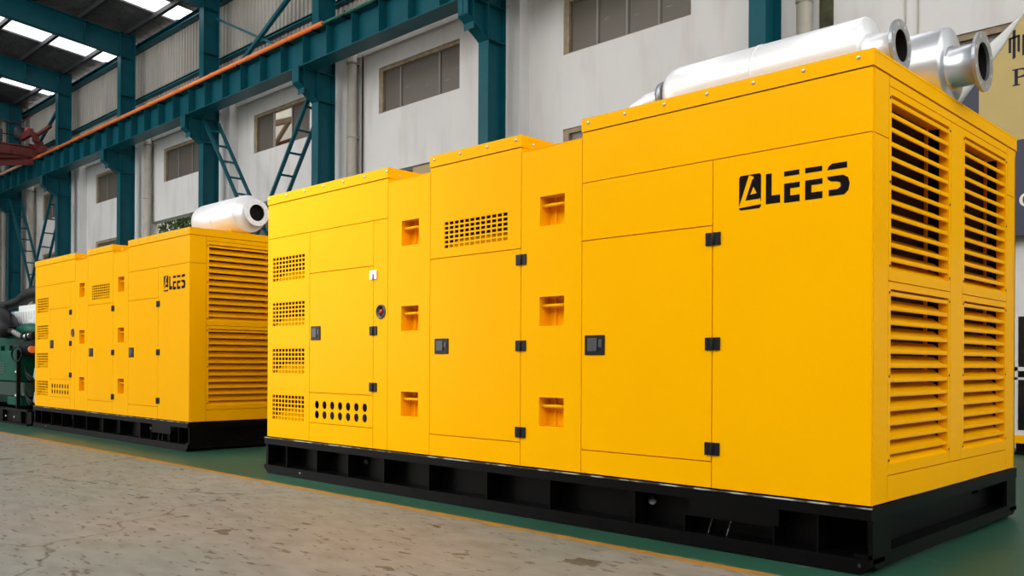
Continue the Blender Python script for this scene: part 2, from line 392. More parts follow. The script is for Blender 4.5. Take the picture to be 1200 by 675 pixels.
    # L
    LP([(258, 12), (287, 12), (287, 138), (330, 138), (330, 184), (258, 184)])
    for x in (350, 452):
        w = 76 if x == 350 else 82
        LP([(x, 14), (x+w-2, 14), (x+w-2, 42), (x, 42)])
        LP([(x, 82), (x+w, 82), (x+w, 112), (x+30, 112), (x+30, 152), (x+w, 152), (x+w, 190), (x, 190)])
    LP([(578, 12), (646, 12), (646, 44), (555, 44), (562, 26)])
    LP([(555, 80), (628, 80), (650, 96), (658, 130), (652, 165), (634, 186), (563, 186), (563, 152), (604, 152), (618, 140), (616, 120), (600, 111), (575, 108), (560, 96)])
    L.build('company_logo', DECAL, root)
    # --- louvre panels on the radiator end
    for y0, y1 in ((.215, 1.19), (1.412, 2.355)):
        for z0, z1, zb in ((1.557, 2.61, 2.541), (.505, 1.557, 1.49)):
            oz0, oz1 = z0+.062, z1-.042; oy0, oy1 = y0+.035, y1-.03
            l = MB(); l.panel(y0, y1, z0, z1, [(oy0, oy1, oz0, oz1)], axis=0)
            l.box(-.12, -.02, oy0-.004, oy0, oz0, oz1); l.box(-.06, -.02, oy1, oy1+.004, oz0, oz1); l.box(-.13, -.06, oy1, oy1+.004, oz0, oz1, 1); l.box(-.12, -.02, oy0, oy1, oz0-.004, oz0)  # rear of far inner wall is black: shade put into its colour
            l.box(-.125, -.11, oy1-.07, oy1-.045, oz0, oz1); l.box(-.12, -.02, oy0, oy1, oz1, oz1+.004)
            for yy in (y0+.018, y1-.015):
                for zz in (oz1-.02, (oz0+oz1)/2, oz0+.02): l.lathe([(0, 0), (0, .008), (.003, .007), (.003, 0)], (0, yy, zz), 0, 8, 1)
            l.prism([(-.006, oz0-.003), (-.006, oz0+.002), (-.09, oz0+.064), (-.09, oz0+.058)], 1, oy0, oy1)
            lp = l.build('louvre_panel', [YEL, PLAS], root)
            for k in range(12):
                z = zb-k*.0785; bl = MB()
                bl.box(-.012, -.006, oy0, oy1, z-.012, z+.012)
                bl.prism([(-.006, z-.012), (-.006, z-.008), (-.09, z+.058), (-.09, z+.054)], 1, oy0, oy1)
                bl.build('louvre_blade', YEL, lp)
    rd = MB(); rd.box(-.4, -.135, .06, W-.06, ZB+.02, 2.6); rd.build('radiator', RAD, root)
    # --- black skid frame
    s = MB(); y0 = -.02; o = .012
    def rail(v0, v1):
        s.box(xA0-.02, o, v0, v1, .29, ZB-.006)
        s.prism([(xA0-.02+.07, 0), (o-.07, 0), (o, .055), (o, .085), (xA0-.02, .085), (xA0-.02, .055)], 1, v0, v1)
    rail(y0, .16); rail(W-.14, W+.02)
    s.box(xA0, -.3, .13, .14, .085, .29)
    # hole in the far web, light shows through it
    s.box(xA0, -.9, W-.03, W-.02, .085, .29)
    for x in (-5.66, -5.14, -4.645, -4.125, -3.54, -2.87, -2.24, -1.51, -.285): s.box(x-.005, x+.005, y0+.01, .14, .085, .29)
    s.box(-1.1, -.51, y0+.004, y0+.016, .195, .29); s.box(-1.13, -.54, y0+.006, y0+.13, .185, .197)
    s.box(-1.135, -1.127, y0+.006, .13, .085, .185); s.box(-.545, -.537, y0+.006, .13, .085, .185)
    # radiator end frame
    s.box(-.012, o, .16, W-.14, .286, ZB-.006); s.box(-.012, o, 0, .24, .06, .29); s.box(-.012, o, W-.22, W, .06, .29)
    s.prism([(0, .06), (.06, .03), (W-.06, .03), (W, .06), (W, .105), (0, .105)], 0, -.09, o-.001)
    s.box(-.10, -.094, .2, 1.93, .1, .29); s.box(-.10, -.094, 2.06, W-.01, .1, .29); s.box(-.10, -.094, 1.93, 2.06, .1, .22); s.box(-.10, -.0, .2, W-.2, .094, .1); s.box(-.3, -.012, W-.03, W-.02, .085, .29)
    s.box(xA0-.02, xA0+.02, 0, W, .06, ZB-.006)
    for x in (-.9, -2.2, -3.5, -4.8): s.box(x-.05, x+.05, .14, W-.14, .1, .28)
    s.box(xA0-.02, o+.001, y0-.001, y0+.01, ZB-.013, ZB-.0055, 1)
    for x in (-4.54, -1.46): s.lathe([(0, 0), (0, .028), (-.02, .026), (-.02, 0)], (x, .13, .22), 1, 16, 1)
    for x in (-5.4, -.05): s.lathe([(0, 0), (0, .01), (-.008, .009), (-.008, 0)], (x, y0, .05), 1, 10, 1)
    for x in (-.985, -.86): s.bar((x, .02, .09), (x+.03, .02, .185), .006, .006, 1)  # two reflected glints put in as thin bright bars
    s.build('skid_frame', [BLK, WORN], root)
    return root, root_chrome

def copy_tree(o, parent=None):
    c = o.copy(); C.objects.link(c); c.parent = parent
    for ch in list(o.children): copy_tree(ch, c)
    return c
gen, chrome_hinge = make_generator()
gen.location = (-1.8726, 4.6014, 0)
gen2 = copy_tree(gen)
gen2.location = (-10.372, 4.965, 0); gen2.scale = (.926, 1, 1)
tag(gen, 'nearest large yellow generator canopy on black skid, showing both its long side and louvred end', 'generator')
tag(gen2, 'farther yellow generator canopy standing at left behind the nearest one', 'generator')
gen['group'] = gen2['group'] = 'yellow generator canopies'
for d in gen2.children:
    for h in d.children:
        if 'label' in h and 'chrome' in h['label']:
            del h['label']; h.data = h.data.copy(); h.data.materials[0] = PLAS

# ------------------------------------------------------------------ mufflers on the canopies
def muffler(loc, R, length, pipe_off, pipe_r, pipe_len, fl_r, base_z, label, inlet=True, mt=None, mf=None):
    mt = mt or MUFW
    root = empty('exhaust_muffler', (loc[0]-length/2, loc[1], base_z)); zc = loc[2]-base_z; h = length/2
    s = MB(); s.lathe([(-h, 0), (-h, R*.62), (-h+.02, R*.84), (-h+.06, R*.96), (-h+.11, R), (h-.012, R), (h, R*.965), (h-.004, 0)], (0, 0, zc), 0, 56)
    s.lathe([(.0, R), (.0, R+.003), (.02, R+.003), (.02, R)], (0, 0, zc), 0, 56)
    s.build('shell', mt, root)
    py, pz = pipe_off
    p = MB(); p.lathe([(h-.01, pipe_r+.012), (h+.02, pipe_r+.012), (h+.028, pipe_r), (h+pipe_len, pipe_r), (h+pipe_len, pipe_r-.006), (h-.01, pipe_r-.006)], (0, py, zc+pz), 0, 40)
    po = p.build('outlet_pipe', mt, root)
    q = MB(); q.lathe([(h+.006, 0), (h+.006, pipe_r-.007), (h+pipe_len+.012, pipe_r-.0072)], (0, py, zc+pz), 0, 32); q.build('pipe_bore', SOOT, po)
    f = MB(); f.lathe([(h+pipe_len-.002, pipe_r*.93), (h+pipe_len-.002, fl_r), (h+pipe_len+.016, fl_r), (h+pipe_len+.016, pipe_r*.93)], (0, py, zc+pz), 0, 48, 0, close=True)
    f.sm = [False]*len(f.sm)
    br = (fl_r+pipe_r)/2
    for k in range(8):
        t = 2*PI*(k+.5)/8
        f.lathe([(h+pipe_len+.0165, .0), (h+pipe_len+.0165, .010)], (0, py+br*math.cos(t), zc+pz+br*math.sin(t)), 0, 12, 1)
    f.build('outlet_flange', [mf or MUFG, BOLT if mf else WALLW], root)
    if inlet:
        g = MB(); g.lathe([(-h-.085, .0), (-h-.085, R*.53), (-h-.06, R*.55), (-h-.045, R*.53), (-h-.045, 0)], (0, 0, zc+.02), 0, 32)
        g.tube([(-h-.05, 0, zc+.02), (-h, 0, zc+.0)], R*.4, 20); 
        g.lathe([(-h-.041, 0), (-h-.041, .016), (-h-.03, .014), (-h-.03, 0)], (0, -R*.28, zc+.04), 0, 8)
        g.build('inlet_flange', MUFG, root)
        e = MB(); e.tube([(-h-.08, 0, zc+.01), (-h-.2, 0, zc+.0), (-h-.3, 0, zc-.04), (-h-.38, 0, zc-.11), (-h-.41, 0, 0.0)], R*.38, 24); e.build('inlet_elbow', MUFW, root)
    for x in (-h*.55, h*.6):
        b = MB(); wz = zc-R
        b.prism([(-R*.6, 0), (R*.6, 0), (R*.6, zc-R*.82)]+[(R*.99*math.cos(t), zc+R*.99*math.sin(t)) for t in [(-.3-.1*k)*PI for k in range(5)]]+[(-R*.6, zc-R*.82)], 0, x-.015, x+.015)
        b.build('saddle', YEL, root)
    tag(root, label, 'muffler', 'exhaust mufflers on the canopy roofs'); return root
# (x of front face, y, z centre)
muffler((-2.15, 5.25, 2.985), .19, 1.40, (-.02, -.03), .10, .17, .15, ZC, 'longer white muffler nearest the camera side on the near canopy roof')
muffler((-1.90, 5.88, 2.985), .235, 1.5, (.0, -.02), .125, .17, .18, ZC, 'thicker silver muffler overhanging the louvred end of the near canopy', mt=MUFS)
muffler((-10.40, 5.78, 3.02), .24, 1.22, (.06, .01), .115, .07, .17, ZC, 'white muffler with bored round end on the far canopy roof', inlet=False, mf=MUFW)

# ------------------------------------------------------------------ the hall
XL, XR = -43.3, 9.0
f = MB(); f.box(XL-.3, XR+6, -16, 13.6, -.2, 0); struct(f.build('floor', FLR), 'grey worn concrete floor with yellow line and green painted strip')

# plaster wall with window openings
YW = 13.185; cols = [-6.85-6*k for k in range(7)]
w = MB(); holes = []; wins = []
for k in range(-1, 6):
    x = -11.5-6*k
    if k >= 0: holes.append((x, x+2.95, 7.21, 8.33)); wins.append((x, x+2.95, 7.21, 8.33, 'up', k))
    t5 = 5.95 if k == 3 else 5.735
    holes.append((x, x+2.95, 4.3, t5)); wins.append((x, x+2.95, 4.3, t5, 'low', k))
holes = [(a-(1.1 if abs(a+29.5) < .01 and d < 6 else 0), b, c, d) for a, b, c, d in holes]
wins = [(a-(1.1 if abs(a+29.5) < .01 and t == 'low' else 0), b, c, d, t, k) for a, b, c, d, t, k in wins]
w.panel(XL, XR, 0, 9.0, holes, v0=YW, t=.28, rim=False, g=0)
w.box(XL, XR, YW-.06, YW, 8.75, 9.0)
for x in cols+[5.15]: w.box(x-.12, x+.42, 12.9, YW, 0, 9.0)
struct(w.build('wall_back', PLA), 'white plaster lower wall with two rows of windows')
u = MB()
def corr(mb, a0, a1, z0, z1, fixed, axis, pitch=.2, depth=.05):
    n = int((a1-a0)/pitch); pts = []
    for i in range(n):
        a = a0+i*pitch
        pts += [(a, 0), (a+pitch*.35, 0), (a+pitch*.5, depth), (a+pitch*.85, depth)]
    pts.append((a0+n*pitch, 0))
    for (a, d), (b, e) in zip(pts, pts[1:]):
        if axis == 1: mb.face([(a, fixed+d, z0), (b, fixed+e, z0), (b, fixed+e, z1), (a, fixed+d, z1)])
        else: mb.face([(fixed+d, a, z0), (fixed+e, b, z0), (fixed+e, b, z1), (fixed+d, a, z1)])
corr(u, XL, XR, 9.0, 12.26, 13.0, 1)
uo = u.build('wall_upper', COR); struct(uo, 'grey corrugated sheet wall above the crane beam')
g = MB(); corr(g, -9.6, 13.3, 0, 14.0, XL, 0, .25, -.05); struct(g.build('wall_left', COR), 'corrugated sheet end wall')
g = MB(); corr(g, XL, -36, 0, 7.0, -9.5, 1, .25, -.05); corr(g, -18, XR, 0, 7.0, -9.5, 1, .25, -.05); struct(g.build('wall_front', COR), 'corrugated sheet wall behind the photographer, open to the sky above')
g = MB(); corr(g, -9.6, 13.3, 0, 5.0, XR, 0, .25, .05); struct(g.build('wall_right', COR), 'corrugated sheet wall at the near end, open to the sky above')
# roof
SL = .0985
def rz(y): return 12.42+SL*(13.0-y)
ce = MB()
sky = []
xs = [XL]
for k in range(9):
    m_ = -39.9+6*k
    sky.append((m_-.65, m_+.6))
edges = []; prev = XL
for a, b in sky: edges.append((prev, a)); prev = b
edges.append((prev, XR))
for a, b in edges:
    ce.prism([(13.25, rz(13.25)), (-5, rz(-5)), (-5, rz(-5)+.12), (13.25, rz(13.25)+.12)], 0, a, b)
struct(ce.build('ceiling', CEIL), 'dark insulated roof lining')
for k, (a, b) in enumerate(sky):
    s = MB(); s.face([(a, 13.1, rz(13.1)+.05), (b, 13.1, rz(13.1)+.05), (b, -5, rz(-5)+.05), (a, -5, rz(-5)+.05)])
    struct(s.build('window_%d' % (20+k), SKY), 'bright translucent roof light strip')
for k in range(12):
    y = 12.4-1.5*k
    p = MB(); p.box(XL, XR, y-.03, y+.03, rz(y)-.15, rz(y)-.002); p.box(XL, XR, y, y+.09, rz(y)-.15, rz(y)-.14)
    tag(p.build('roof_purlin', PURL), 'thin dark steel purlin running under the roof lining', 'purlin', 'roof purlins')
# eave beam and girt (teal)
for z0, z1, y0_, nm, lb in ((11.92, 12.12, 12.78, 'eave_beam', 'teal beam along the top of the corrugated wall'), (10.16, 10.28, 12.86, 'wall_girt', 'teal rail across the middle of the corrugated wall')):
    e = MB(); e.box(XL, XR, y0_, 13.0, z0, z0+.012); e.box(XL, XR, y0_, 13.0, z1-.012, z1); e.box(XL, XR, 12.975, 12.995, z0, z1)
    e.box(XL, XR, y0_, y0_+.012, z0, z0+.06); tag(e.build(nm, TEAL), lb, 'beam')

# columns (I section) with corbels
order = ['rightmost, behind the long white muffler', 'behind the middle of the near canopy', 'with the ladder brace leaning to its left', 'with the ladder brace leaning to its right',
         'behind the middle of the far canopy', 'behind the left end of the far canopy', 'farthest, in the left corner']
YC = 12.15
def h_section(mb, x0, x1, y0_, y1, z0, z1, t=.018):
    mb.box(x0, x1, y0_, y0_+t, z0, z1); mb.box(x0, x1, y1-t, y1, z0, z1); mb.box((x0+x1)/2-t/2, (x0+x1)/2+t/2, y0_+t, y1-t, z0, z1)
for i, x in enumerate(cols+[-.85]):
    root = empty('steel_column', (x+.14, 12.4, 0)); x0, x1 = -.14, .14
    c = MB(); h_section(c, x0, x1, YC-12.4, .25, 0, rz(12.4)-.1)
    for z in (2.5, 5, 7.55, 8.25, 10.2, 11.5): c.box(x0, x1, YC-12.4, .25, z-.008, z+.008)
    c.build('column', TEAL, root)
    b = MB(); yf = 11.59-12.4; yk = YC-12.4
    b.prism([(yf, 7.9), (yk, 7.53), (yk, 8.25), (yf, 8.25)], 0, -.009, .009)
    b.box(x0, x1, yf, yk, 8.235, 8.26); b.box(x0, x1, yf, yf+.015, 7.9, 8.24)
    b.prism([(yf, 7.885), (yk, 7.515), (yk, 7.535), (yf, 7.905)], 0, x0, x1)
    b.box(x0, x1, -.65, -.63, 7.65, 8.24)
    b.build('crane_bracket', TEAL, root)
    lab = 'teal steel column '+(order[i] if i < 7 else 'out of frame at right, behind the near canopy')
    tag(root, lab, 'column', 'teal wall columns')
    # rafter
    r = MB(); yN = -4.9
    def rf(z_off0, z_off1, xa, xb): r.prism([(12.65, rz(12.65)+z_off0), (yN, rz(yN)+z_off0), (yN, rz(yN)+z_off1), (12.65, rz(12.65)+z_off1)], 0, xa, xb)
    rf(-.95, -.93, x, x+.28); rf(-.23, -.205, x, x+.28); rf(-.93, -.23, x+.13, x+.15)
    for q in (11, 8, 5): r.box(x, x+.28, q, q+.012, rz(q)-.93, rz(q)-.23)
    ro = r.build('roof_rafter', TEAL)
    lab2 = ['teal roof rafter over the rightmost column', 'teal roof rafter over the column behind the near canopy middle', 'teal roof rafter over the column with left leaning ladder brace',
            'teal roof rafter crossing the top edge, over the column with right leaning ladder brace', 'teal roof rafter over the column behind the far canopy middle', 'teal roof rafter over the column behind the far canopy left end',
            'farthest teal roof rafter by the end wall', 'teal roof rafter out of frame at right'][i]
    tag(ro, lab2, 'rafter', 'teal roof rafters')

# crane beam
cb = empty('crane_beam', (-18, 11.86, 8.26))
b = MB(); b.box(XL+18, XR-18+18, -.22, .24, 0, .02); b.box(XL+18, XR, -.2, .2, .73, .75); b.box(XL+18, XR, -.008, .008, .02, .73)
b.build('beam', TEAL, cb)
xk = XL+.4; n = 0
for k in range(43):
    xx = -2.48-k*1.0
    s = MB(); s.box(xx+18-.006, xx+18+.006, -.21, -.008, .02, .73); s.build('stiffener', TEAL, cb)
s = MB(); s.box(XL+18, XR, -.03, .03, .75, .84); s.build('rail', PURL, cb)
tag(cb, 'long teal crane runway beam resting on the column brackets', 'beam')
# conductor tube: paler far end, orange, then green
t = empty('conductor_tube', (-30, 11.62, 9.03))
m = MB(); m.tube([(-13.2, 0, 0), (-7.9, 0, .0)], .055, 12); so = m.build('tube', mat('pale_tube', (.5, .3, .2, 1), .6), t); so['label'] = 'pale tan end of the tube'
m = MB(); m.tube([(-7.9, 0, 0), (12.4, 0, 0)], .055, 12)
for x in range(-7, 13, 2): m.tube([(x-.06, 0, 0), (x+.06, 0, 0)], .064, 12)
m.build('tube', ORANGE, t)
m = MB(); m.tube([(12.4, 0, -.01), (36, 0, -.01)], .03, 10); so = m.build('tube', GREENR, t); so['label'] = 'thin green stretch of the tube'
for k in range(40):
    x = -12+1.2*k; m = MB(); m.box(x-.02, x+.02, -.02, .2, -.075, -.045); m.box(x-.02, x+.02, .05, .08, -.07, .09); m.build('bracket', RUB, t)
tag(t, 'orange conductor tube running along the top of the crane beam', 'tube')

# windows
def window(x0, x1, z0, z1, kind, k, num):
    root = struct(empty('window_%d' % num, (x0, YW, z0))); root['label'] = ('upper' if kind == 'up' else 'lower')+' row window of the plaster wall'
    W_, H_ = x1-x0, z1-z0
    if kind == 'low' and k in (1, 3):
        g = MB(); g.box(0, W_, .18, .24, 0, .06); g.build('sill', WING, root); return root
    f = MB(); d0, d1 = .06, .16
    f.box(0, .12, .03, d1, 0, H_); f.box(W_-.05, W_, d0, d1, 0, H_); f.box(.12, W_-.05, .03, d1, H_-.09, H_); f.box(.12, W_-.05, d0, d1, 0, .04)
    f.build('window_frame', WINF, root)
    broken = (kind == 'up' and k == 2); opened = False
    if opened: return root
    fr = {0: (.27, .51, .755), 1: (.26, .74)}.get(k, (.33, .66)) if kind == 'up' else (.33, .66)
    m = MB()
    cuts = [.12]+[W_*q for q in fr]+[W_-.05]
    for q in cuts[1:-1]: m.box(q-.02, q+.02, .07, .13, .04, H_-.09)
    m.build('mullion', WING, root)
    for i, (a, b_) in enumerate(zip(cuts, cuts[1:])):
        if broken and i == 1: continue
        g = MB(); a0 = a+(.02 if i else 0)
        g.box(a0, b_-.02, .1, .108, .04, H_-.09); g.box(a0, a0+.025, .085, .1, .04, H_-.09); g.box(b_-.045, b_-.02, .085, .1, .04, H_-.09)
        g.box(a0, b_-.02, .085, .1, .04, .065); g.box(a0, b_-.02, .085, .1, H_-.115, H_-.09)
        g.build('pane', [GLS], root)
    return root
for n_, wv in enumerate(wins): window(*wv, n_+1)

# things seen through the broken and the open windows
y_ = MB(); y_.box(XL-6, XR+8, 13.6, 24, -.2, 0); struct(y_.build('floor_outside', GYARD), 'ground of the neighbouring yard')
nb_ = MB(); nb_.box(-50, -14, 17.5, 17.8, 0, 13)
nb_.box(-50, -14, 17.2, 17.5, 12.6, 13)
tag(nb_.build('neighbouring_building', PIPE), 'pale building outside the broken window', 'building')
t_ = empty('timber_frame', (-25.2, 15.0, .75))
m = MB(); m.bar((-1.6, 0, 8.15), (1.6, 0, 7.95), .12, .16); m.build('rail', TIMBER, t_)
m = MB(); m.bar((-.35, 0, -.75), (-.35, 0, 8.2), .14, .14, up=(0, 1, 0)); m.bar((1.2, 0, -.75), (1.2, 0, 8.0), .14, .14, up=(0, 1, 0)); m.build('post', TIMBER, t_)
m = MB(); m.bar((-.3, 0, 7.3), (.7, 0, 8.0), .1, .1); m.build('strut', TIMBER, t_)
m = MB(); m.box(-1.6, 1.8, .05, .1, 7.32, 7.45); m.build('red_rail', REDST, t_)
tag(t_, 'brown timber frame seen through the broken upper window', 'frame')
bx = MB(); bx.box(-16.25, -14.75, 13.25, 13.42, 4.3, 5.72); 
for z in (4.6, 4.9, 5.2, 5.5): bx.box(-16.25, -14.75, 13.24, 13.25, z, z+.012)
tag(bx.build('cardboard_panel', CARD), 'tan board filling the low window above the gap between the near canopy blocks', 'board')
cl = MB(); 
for i in range(10):
    a = -17.38+i*.11; cl.face([(a, 13.3+.03*(i % 2), 4.3), (a+.11, 13.3+.03*((i+1) % 2), 4.3), (a+.11, 13.3+.03*((i+1) % 2), 5.7), (a, 13.3+.03*(i % 2), 5.7)])
co = cl.build('hanging_cloth', PURP); so_ = co.modifiers.new('s', 'SOLIDIFY'); so_.thickness = .01
tag(co, 'dark purple cloth hanging in the low window beside the tan board', 'cloth')
bu = empty('leafy_tree', (-33.6, 15.9, 0))
m = MB()
for i in range(7000):
    p = Vector((random.gauss(0, 1.7), max(-.9, min(.9, random.gauss(0, .4))), random.uniform(3.2, 8.0)+random.gauss(0, .2)))
    a = Vector((random.gauss(0, 1), random.gauss(0, 1), random.gauss(0, 1))).normalized(); b_ = a.orthogonal().normalized(); s_ = random.uniform(.05, .11)
    m.face([p-a*s_, p+b_*s_*.5, p+a*s_, p-b_*s_*.5])
m.build('foliage', LEAF, bu)
m = MB(); m.tube([(0, 0, 0), (.05, 0, 2), (-.05, .05, 5)], [.16, .13, .08], 10)
for q in range(6): m.tube([(0, 0, 1.8+.3*q), ((-1)**q*.8, .2, 3.2+.3*q)], [.05, .02], 8)
m.build('trunk', BARK, bu); tag(bu, 'green tree outside the low window beside the far muffler', 'tree')

# drainpipes
for x, lb in ((-6.36, 'beige drainpipe beside the rightmost column'), (-18.32, 'beige drainpipe beside the column with left leaning ladder brace'), (-30.33, 'beige drainpipe beside the column behind the far canopy middle'), (-42.33, 'farthest beige drainpipe, in the left corner')):
    root = empty('drainpipe', (x, 12.98, 0))
    m = MB(); m.tube([(0, 0, .05), (0, 0, 8.85)], .12, 24)
    m.build('pipe', PIPE, root)
    for z in (1.5, 4.1, 6.75, 8.6):
        m = MB(); m.tube([(0, 0, z-.03), (0, 0, z+.03)], .132, 24); m.box(-.03, .03, 0, .2, z-.02, z+.02); m.build('clamp', PIPE, root)
    tag(root, lb, 'pipe', 'drainpipes on the wall')
st = MB(); st.box(-5.7-.16, -5.7+.0, YW-.012, YW-.0, 0, 8.7)
# black cable beside drainpipe + rust stain strips on the wall
cbm = MB(); cbm.tube([(-18.1, 13.14, 3), (-18.1, 13.14, 8.8)], .02, 8); tag(cbm.build('wall_cable', RUB), 'thin black cable beside the drainpipe left of the three pane window', 'cable')
mo = MB(); mo.box(-6.2, -5.98, YW-.02, YW-.001, 0, 8.7); MOSS = mat('mossy_stain', (.03, .03, .015, 1), .9, noise=(3, .35, .65), mixcol=(.09, .1, .04, 1))
tag(mo.build('wall_recess', MOSS), 'dark mossy strip beside the rightmost drainpipe', 'stain')
for x in (-4.9, -4.72): 
    mo = MB(); mo.tube([(x, YW-.012, .1), (x, YW-.012, 8.7)], .012, 8); tag(mo.build('wall_conduit', PIPE), 'thin conduit running up the plaster above the near canopy', 'conduit', 'thin wall conduits')

# cross braces (ladder like)
def ladder_brace(xa, za, xb, zb_, lab, zend):
    root = empty('ladder_brace', ((xa+xb)/2, 12.4, 0)); X = (xa+xb)/2
    for y in (-.22, .22):
        m = MB(); m.bar((xa-X, y, za), (xb-X, y, zb_), .06, .09, up=(0, 1, 0)); m.build('stringer', TEAL, root)
    L_ = math.hypot(xb-xa, zb_-za); n_ = int(L_/.62)
    for i in range(n_):
        t_ = (i+.6)/n_; x = xa+(xb-xa)*t_-X; z = za+(zb_-za)*t_
        m = MB(); m.bar((x, -.22, z), (x, .22, z), .05, .05); m.build('rung', TEAL, root)
    tag(root, lab, 'brace', 'ladder braces between the columns')
ladder_brace(-24.57, 8.18, -18.87, .95, 'ladder brace sloping down to the right, above the far muffler', 0)
ladder_brace(-18.95, 7.82, -24.55, .72, 'ladder brace sloping down to the left, right of the far muffler', 0)
ladder_brace(-42.57, 8.18, -36.87, .3, 'farthest ladder brace sloping down to the right, above the green engine', 0)
ladder_brace(-36.95, 8.15, -42.55, -.0+.3, 'farthest ladder brace sloping down to the left, at the far canopy corner', 0)
for (a, b_, w_, lb) in (((-18.9, 12.45, 11.35), (-24.4, 12.45, 8.9), .1, 'dark teal diagonal brace rising to the right above the crane beam'), ((-24.5, 12.5, 11.25), (-19.6, 12.5, 8.9), .06, 'thin teal diagonal brace falling to the right above the crane beam'),
                        ((-36.9, 12.45, 11.35), (-42.4, 12.45, 8.95), .1, 'farthest teal diagonal brace above the red crane')):
    m = MB(); m.bar(a, b_, w_, w_, up=(0, 1, 0)); tag(m.build('diagonal_brace', TEAL), lb, 'brace')

# overhead crane at the far left
oc = empty('overhead_crane', (-38.6, 11.8, 9.11))
m = MB(); m.box(-1.6, 1.7, -.14, .08, .1, .34); m.box(-1.1, -.8, -.2, .12, .3, .5); m.box(.35, .5, -.2, .1, .3, .6); m.box(1.05, 1.2, -.2, .1, .3, .6); m.build('end_truck', REDST, oc)
for x in (-1.2, 1.4):
    m = MB(); m.lathe([(-.06, 0), (-.06, .17), (.06, .17), (.06, 0)], (x, 0, .08), 1, 20); m.build('wheel', PURL, oc)
for x in (-.9, .95):
    m = MB(); m.box(x-.12, x+.12, -9, -.1, .02, .3); m.box(x-.17, x+.17, -9, -.1, .32, .36); m.box(x-.17, x+.17, -9, -.1, -.03, .02)
    for k in range(9): m.box(x+.12, x+.17, -1-k, -.98-k, .0, .33)
    m.build('girder', REDST, oc)
m = MB(); m.bar((.95, -.2, -.2), (.95, -3, -.75), .14, .2); m.bar((.95, -.3, .0), (.95, -3, -.45), .08, .08); m.build('girder_haunch', REDST, oc)
m = MB(); m.tube([(.2, -.45, .75), (.2, -.45, 1.2)], .2, 16); m.build('drive_motor', PURL, oc)
m = MB(); m.box(1.3, 1.5, -.35, -.15, .5, .85); m.bar((1.5, -.2, .78), (2.3, -.0, 1.0), .12, .1); m.box(.3, 1.5, -.5, -.35, .7, .95); m.build('buffer_frame', REDST, oc)
m = MB(); m.lathe([(0, 0), (0, .15), (.12, .15), (.2, .08), (.22, 0)], (.75, -.3, .95), 2, 16); m.build('warning_lamp', RED, oc)
m = MB()
for z in (1.05, 1.55): m.tube([(-.4, -.3, z), (-.4, -9, z)], .025, 8); m.tube([(-.4, -.3, z), (1.2, -.3, z)], .02, 8)
for k in range(8): m.tube([(-.4, -.3-1.2*k, .45), (-.4, -.3-1.2*k, 1.55)], .025, 8)
m.build('handrail', REDST, oc)
m = MB(); m.box(-.6, .7, -3.2, -1.2, .5, .95); m.tube([(-.5, -2.2, 1.0), (.6, -2.2, 1.0)], .28, 20); m.build('hoist', PURL, oc)
tag(oc, 'dark red overhead crane riding on the far end of the crane beam', 'crane')

# open green generator at the far left
OX, OY = -18.8, 5.95
og = empty('open_diesel_generator', (OX, OY, 0))
def W2(x): return x-OX
def V2(y): return y-OY
def ob(mb, x0, x1, y0, y1, z0, z1): mb.box(W2(x0), W2(x1), V2(y0), V2(y1), z0, z1)
m = MB()
ob(m, -21.4, -16.25, 5.0, 5.1, .02, .26); ob(m, -21.4, -16.25, 6.8, 6.9, .02, .26); ob(m, -21.4, -16.25, 4.93, 5.02, 0, .03); ob(m, -21.4, -16.25, 4.93, 5.02, .24, .27)
for x in (-21.3, -20, -18.6, -17.6, -16.6): ob(m, x-.05, x+.05, 5.0, 6.9, .08, .24); ob(m, x-.01, x+.01, 4.94, 5.02, .02, .25)
m.build('base_frame', BLK, og)
m = MB()
for x in (-17.35, -16.9): m.lathe([(0, 0), (0, .018), (-.012, .016), (-.012, 0)], (W2(x), V2(4.93), .13), 1, 10)
m.build('frame_bolts', BOLT, og)
m = MB(); ob(m, -20.3, -16.35, 5.45, 6.45, .5, 1.62); ob(m, -20.1, -16.45, 5.55, 6.35, .27, .5)
for k in range(7): ob(m, -20.1+.53*k, -19.85+.53*k, 5.38, 5.45, .7, 1.4)
ob(m, -17.85, -16.5, 5.3, 5.45, 1.25, 1.55); m.build('engine_block', GREENM, og, bevel=.02)
m = MB(); m.tube([(W2(-18.7), V2(5.35), 1.63), (W2(-17.4), V2(5.33), 1.68), (W2(-16.6), V2(5.35), 1.62)], .11, 16); m.build('coolant_manifold', GREENM, og)
m = MB(); ob(m, -20.2, -16.4, 5.5, 6.3, 1.78, 2.06); ob(m, -18.7, -16.4, 5.52, 6.3, 2.06, 2.16)
for k in range(26): ob(m, -20.15+.146*k, -20.06+.146*k, 5.48, 5.5, 1.8, 2.04)
ob(m, -18.1, -17.7, 5.475, 5.5, 1.8, 1.87)
m.build('engine_cover', WHITEM, og, bevel=.012)
m = MB(); m.tube([(W2(x), V2(5.62), z) for x, z in ((-21, 2.22), (-19.8, 2.22), (-19.0, 2.26), (-18.5, 2.36), (-17.9, 2.4), (-17.2, 2.36))], [.09, .09, .1, .13, .13, .12], 14); ob(m, -18.15, -17.3, 5.6, 6.0, 2.2, 2.42); m.build('exhaust_manifold', RUB, og)
m = MB(); m.tube([(W2(-20.6), V2(5.4), 2.1), (W2(-19.4), V2(5.4), 2.12), (W2(-18.9), V2(5.35), 2.0)], .1, 12); m.build('air_duct', RUB, og)
m = MB(); m.tube([(W2(-19.3), V2(5.2), 1.9), (W2(-18.8), V2(5.2), 1.85), (W2(-18.4), V2(5.18), 1.78), (W2(-18.05), V2(5.15), 1.70), (W2(-17.85), V2(5.15), 1.66)], [.25, .27, .25, .17, .07], 24); m.build('air_filter', RUB, og)
